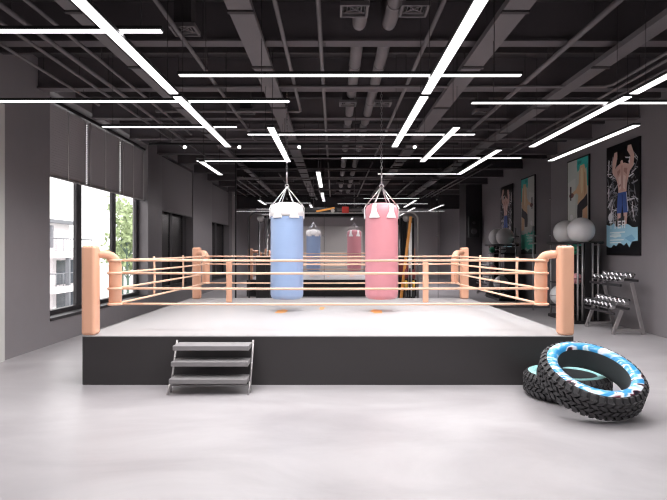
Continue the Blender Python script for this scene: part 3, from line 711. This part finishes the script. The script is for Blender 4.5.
for x in (-.02, .78): MB().lathe([(.05, -.02), (.05, .02)], (x, Y-.1, 2.62), 'Y', 16).build('pulley', M['steel'], cm)
# things leaning beside the machine
r = thing('wooden_pole', 'orange wooden training pole leaning in the right tower of the cable machine', 'training pole', (1.68, 14.05, 0))
MB().bar((1.66, 13.85, .03), (1.98, 14.10, 2.46), .07, .04).build('shaft', M['amber'], r, bevel=.006)
MB().box(1.62, 1.70, 13.81, 13.89, 0, .05).build('rubber_tip', M['black'], r)
r = thing('floor_stand', 'dark stand with yellow and red plates beside the cable machine', 'plate stand', (1.95, 13.7, 0))
MB().tube([(1.9, 13.7, .03), (1.9, 13.7, 1.15)], .025, 10).build('post', M['black'], r)
MB().box(1.65, 2.15, 13.5, 13.9, 0, .05).build('base', M['black'], r)
for z, rd, mt in ((.45, .14, 'black'), (.72, .13, 'yellow'), (1.0, .12, 'darkred')):
    for q in (-1, 1):
        MB().lathe([(.025, 0), (rd, 0), (rd, q*.045), (.025, q*.05)], (1.9+q*.07, 13.7, z), 'X', 22).build('plate', M[mt], r)

# ------------------------------------------------------------------ outside the windows
struct('trim_%d' % ti, MB().box(-120, XL-1.2, -60, 160, -3.3, -3.0), M['ext_ground'])
bd = thing('apartment_building', 'white apartment building with balconies outside the left windows', 'building', (-24, 44, -3))
MB().box(-34, -19.9, 39, 43.5, -3, 1.75).box(-34, -20.9, 40.5, 43.5, 1.75, 3.6).build('wall', M['ext_white'], bd)
MB().box(-30, -20.6, 40.2, 40.5, 1.75, 3.4).build('roof_storey', M['ext_grey'], bd)
MB().box(-34.4, -20.4, 38.6, 43.9, 3.6, 3.85).build('roof', M['ext_grey'], bd)
for z in (1.05, -1.4):
    MB().box(-34, -18.9, 37.6, 43.5, z, z+.45).build('balcony_slab', M['ext_white'], bd)
    rl = MB().tube([(-34, 37.75, z+1.35), (-19.05, 37.75, z+1.35), (-19.05, 43.5, z+1.35)], .05, 6)
    for k in range(30): rl.tube([(-33.6+k*.5, 37.75, z+.45), (-33.6+k*.5, 37.75, z+1.35)], .02, 5)
    for k in range(12): rl.tube([(-19.05, 37.8+k*.5, z+.45), (-19.05, 37.8+k*.5, z+1.35)], .02, 5)
    rl.build('railing', M['ext_grey'], bd)
for y in (39.5, 41.6):
    for z in (-.9, -2.95): MB().box(-19.94, -19.86, y, y+1.7, z, z+1.75).build('window', M['ext_dark'], bd)
for x in (-22.5, -25.5):
    for z in (-.9, -2.95): MB().box(x, x+1.8, 38.93, 39.02, z, z+1.75).build('window', M['ext_dark'], bd)
for y in (39.4, 43.2): MB().box(-19.2, -18.95, y, y+.25, -3, 1.05).build('pillar', M['ext_grey'], bd)
def tree(x, y, z0, h, rx, label, seed, n=2600):
    rnd = random.Random(seed); r = thing('tree', label, 'tree', (x, y, z0))
    t = MB().tube([(x, y, z0), (x+.05, y, z0+h*.3), (x-.03, y, z0+h*.6), (x, y, z0+h*.9)], [.12, .09, .06, .02], 8)
    for k in range(12):
        a = rnd.uniform(0, 2*PI); zz = z0+h*rnd.uniform(.35, .75); t.tube([(x, y, zz), (x+rx*.45*math.cos(a), y+rx*.45*math.sin(a), zz+.5), (x+rx*.8*math.cos(a), y+rx*.8*math.sin(a), zz+1.1)], [.04, .025, .01], 5)
    t.build('trunk', M['bark'], r)
    lf = MB(); cl = [(Vector((x, y, z0+h*.66))+Vector((rnd.gauss(0, rx*.5), rnd.gauss(0, rx*.5), rnd.gauss(0, h*.17))), rnd.uniform(.3, .75)) for _ in range(30)]
    for _ in range(n):
        c, s_ = rnd.choice(cl); p = c+Vector((rnd.gauss(0, 1), rnd.gauss(0, 1), rnd.gauss(0, 1)))*s_*.5
        u = Vector((rnd.uniform(-1, 1), rnd.uniform(-1, 1), rnd.uniform(-1, 1))).normalized(); v = u.orthogonal().normalized(); q = rnd.uniform(.1, .2)
        lf.add([p-u*q, p-v*q*.6, p+u*q, p+v*q*.6], [(0, 1, 2, 3)])
    lf.build('foliage', M['leaf'], r)
tree(-17.3, 45, -3, 8.4, 1.7, 'pale green leafy tree outside the third window pane', 4)
tree(-13.5, 36, -3, 7.4, .9, 'slimmer pale tree outside beside the window frame', 11, 1000)
